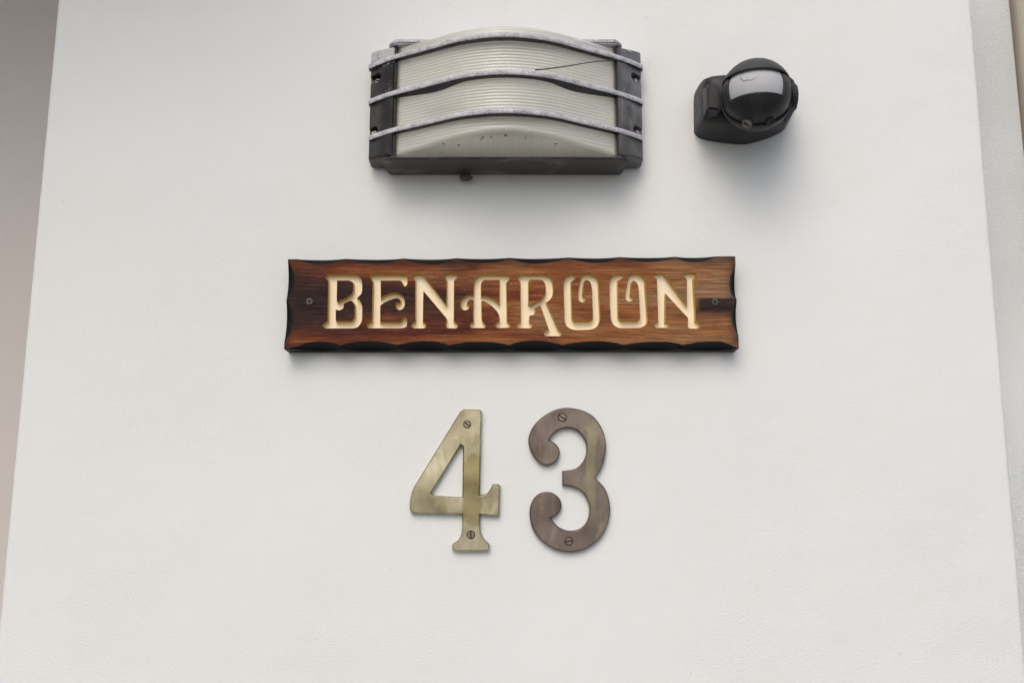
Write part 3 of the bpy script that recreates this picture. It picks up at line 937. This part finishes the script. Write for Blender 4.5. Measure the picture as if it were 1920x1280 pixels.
# ------------------------------------------------------------------ motion sensor
def build_sensor():
    root = empty('motion_sensor', P(1390, 225, 0))
    tag(root, 'black swivelling motion sensor with pale lens window, right of the lamp', 'sensor')
    BD = 0.056
    C = P(1418, 177.5, BD)
    fwd = Vector((0, cp, sp_))
    rad = 64.0 * (C - CAM).dot(fwd) / FPX
    to_cam = (CAM - C).normalized()
    # wall housing
    o0 = [(1301, 182), (1308, 172), (1330, 168), (1390, 166), (1455, 168), (1472, 174), (1479, 186), (1479, 222), (1470, 243), (1455, 253), (1430, 263), (1395, 271), (1352, 268), (1316, 261), (1303, 252), (1301, 240)]
    o0 = [(a, b) for a, b in o0]
    l0 = [Vector((p.x, p.y)) for p in smooth_loop(o0, 5.0)]
    cxp = Vector((1389, 217))
    prof = [(0.0, 1.0, 1.0), (0.012, 0.99, 0.99), (0.022, 0.97, 0.965), (0.029, 0.945, 0.93), (0.034, 0.905, 0.88), (0.037, 0.85, 0.81), (0.0385, 0.77, 0.72), (0.0388, 0.4, 0.4)]
    verts, faces = [], []
    m = len(l0)
    for d, sx, sz in prof:
        for p in l0:
            q = Vector((cxp.x + (p.x - cxp.x) * sx, cxp.y + (p.y - cxp.y) * sz))
            v = P(q.x, q.y, 0)
            verts.append(Vector((v.x, -d, v.z)))
    for r_ in range(len(prof) - 1):
        for i in range(m):
            j = (i + 1) % m
            faces.append((r_ * m + i, r_ * m + j, (r_ + 1) * m + j, (r_ + 1) * m + i))
    faces.append(tuple((len(prof) - 1) * m + i for i in range(m)))
    mesh_obj('housing', verts, faces, M['plastic'], root, auto=50)
    # fork arms either side of the ball: plates running from the housing out to the pivot
    zc = C.z
    def arm(xa, xb, ear):
        pts = [(0.012, zc - ear), (0.012, zc + ear)]
        for i in range(13):
            a = math.pi / 2 - math.pi * i / 12
            pts.append((BD - 0.003 + ear * math.cos(a) * 0.8, zc + ear * math.sin(a)))
        bm = bmesh.new()
        A = [bm.verts.new((xa + (0.0055 * min(1, max(0, d - .03) / .025) if xa < C.x else 0), -d, z)) for d, z in pts]; B = [bm.verts.new((xb, -d, z)) for d, z in pts]
        bm.faces.new(A); bm.faces.new(B[::-1])
        for i in range(len(pts)):
            j = (i + 1) % len(pts)
            bm.faces.new((A[i], A[j], B[j], B[i]))
        bmesh.ops.bevel(bm, geom=bm.edges[:], offset=0.0012, segments=3, affect='EDGES')
        bm_obj('fork_arm', bm, M['plastic'], root, 40)
    arm(C.x + rad * 1.03, C.x + rad * 1.03 + 0.0046, 0.0105)
    bm = bmesh.new()
    bk = [P(a, b, 0) for a, b in ((1306, 176), (1338, 174), (1338, 264), (1308, 258))]
    bk = [Vector((v.x, -0.010, v.z)) for v in bk]
    fr = [P(a, b, 0.046) for a, b in ((1324, 159), (1351, 158), (1352, 207), (1325, 206))]
    A = [bm.verts.new(v) for v in bk]; B = [bm.verts.new(v) for v in fr]
    bm.faces.new(A); bm.faces.new(B[::-1])
    for i in range(4):
        j = (i + 1) % 4
        bm.faces.new((A[i], A[j], B[j], B[i]))
    bmesh.ops.recalc_face_normals(bm, faces=bm.faces)
    bmesh.ops.bevel(bm, geom=bm.edges[:], offset=0.0022, segments=4, affect='EDGES')
    bm_obj('fork_arm', bm, M['plastic'], root, 40)
    # ball head
    yaw = math.atan2(to_cam.x, -to_cam.y) + R(2)
    rot = Matrix.Rotation(yaw, 3, 'Z') @ Matrix.Rotation(R(2), 3, 'X')
    rot = Matrix.Rotation(-yaw * 0 + math.atan2(to_cam.x, -to_cam.y), 3, 'Z')
    LO, HI, AZ = R(-20), R(21.5), R(53)
    def sph(lat, az, r):
        v = Vector((math.sin(az) * math.cos(lat), -math.cos(az) * math.cos(lat), math.sin(lat)))
        return C + rot @ v * r
    def patch(name, la, lb, aa, ab, rf, mat, nl, na, wrap=False, auto=35):
        verts, faces = [], []
        for i in range(nl + 1):
            for j in range(na + 1):
                la_, az = la + (lb - la) * i / nl, aa + (ab - aa) * j / na
                verts.append(sph(la_, az, rf(la_, az)))
        for i in range(nl):
            for j in range(na):
                a = i * (na + 1) + j
                faces.append((a, a + 1, a + na + 2, a + na + 1))
        me = mesh_obj(name, verts, faces, mat, root, auto=auto)
        return me
    def body_r(lat, az):
        if LO < lat < R(60) and abs(az) < AZ:
            return rad * 0.90
        if lat >= HI - R(3):
            return rad * 0.95
        return rad
    patch('ball_head', -math.pi / 2, math.pi / 2, -math.pi, math.pi, body_r, M['plastic'], 120, 160)
    patch('lens_window', LO + R(0.2), HI + R(9), -AZ, AZ, lambda la, az: rad * (0.945 - 0.03 * max(0, (la - R(10))) ), M['lens'], 24, 40)
    # visor: thick shell over the top
    o = patch('visor', HI, math.pi / 2, -math.pi, math.pi, lambda la, az: rad * (1.035 + 0.02 * max(0, math.cos(az)) * max(0, 1 - (la - HI) / R(25))), M['visor'], 30, 72)
    bm = bmesh.new(); bm.from_mesh(o.data); bmesh.ops.remove_doubles(bm, verts=bm.verts, dist=1e-5)
    bmesh.ops.recalc_face_normals(bm, faces=bm.faces)
    bm.to_mesh(o.data); bm.free()
    md = o.modifiers.new('thick', 'SOLIDIFY'); md.thickness = 0.0014; md.offset = -1
    # cup behind and beneath the ball
    ax = Vector((0.16, 0.88, -0.40)).normalized()
    a1 = ax.orthogonal().normalized(); a2 = ax.cross(a1)
    verts, faces = [], []
    NP, NA = 18, 64
    for i in range(NP + 1):
        th = R(8) + (R(75) - R(8)) * i / NP
        for j in range(NA):
            ph = 2 * math.pi * j / NA
            verts.append(C + (ax * math.cos(th) + (a1 * math.cos(ph) + a2 * math.sin(ph)) * math.sin(th)) * rad * 1.07)
    for i in range(NP):
        for j in range(NA):
            faces.append((i * NA + j, i * NA + (j + 1) % NA, (i + 1) * NA + (j + 1) % NA, (i + 1) * NA + j))
    o = mesh_obj('swivel_cup', verts, faces, M['plastic'], root)
    md = o.modifiers.new('thick', 'SOLIDIFY'); md.thickness = 0.0015; md.offset = -1
    # adjuster screws under the chin
    for (px, py, big) in ((1401.5, 231, 1.0), (1443, 227.5, 0.9)):
        rdir = (P(px, py, BD) - CAM).normalized()
        oc = CAM - C; b = oc.dot(rdir); c = oc.dot(oc) - (rad * 1.0) ** 2
        disc = b * b - c
        if disc < 0:
            continue
        hit = CAM + rdir * (-b - math.sqrt(disc))
        nrm = (hit - C).normalized()
        bm = bmesh.new()
        add_cyl(bm, hit, nrm + Vector((0, -0.25, 0.1)), 0.0044 * big, 0.0040 * big, 0.004, 24)
        s = bm_obj('adjuster', bm, M['plastic'] if big < 1 else M['adjuster'], root)
        bm = bmesh.new()
        q = nrm.to_track_quat('Z', 'Y').to_matrix()
        add_box(bm, hit + (nrm + Vector((0, -0.25, 0.1))).normalized() * 0.002, (0.0009, 0.007 * big, 0.0008), q)
        bm_obj('slot', bm, M['slot'], s)
    # cobweb scrap caught under the visor
    pts = []
    for i, (px, py) in enumerate(((1388, 146), (1391, 149), (1394, 152), (1399, 151.5), (1402, 149.5), (1406, 151), (1411, 149.5), (1414, 147), (1418, 146), (1421, 141), (1424, 138))):
        rdir = (P(px, py, BD) - CAM).normalized()
        oc = CAM - C; b = oc.dot(rdir); c = oc.dot(oc) - (rad * 0.955) ** 2
        pts.append(CAM + rdir * (-b - math.sqrt(max(0, b * b - c))))
    tube('cobweb_strand', pts, lambda t: 0.0002 - 0.00016 * t, M['dirt'], root, 6)
    return root
k = Mat('visor_plastic', (0.040, 0.042, 0.047), 0.55, Specular_IOR_Level=0.35)
k.color(k.specks(k.mix(k.noise(60, 5, 0.6), (0.034, 0.036, 0.041), (0.050, 0.051, 0.054)), 190, 0.085, 0.86, (0.5, 0.48, 0.45), 0.7)); M['visor'] = k.m
k = Mat('adjuster_grey', (0.16, 0.155, 0.15), 0.4); M['adjuster'] = k.m
build_sensor()
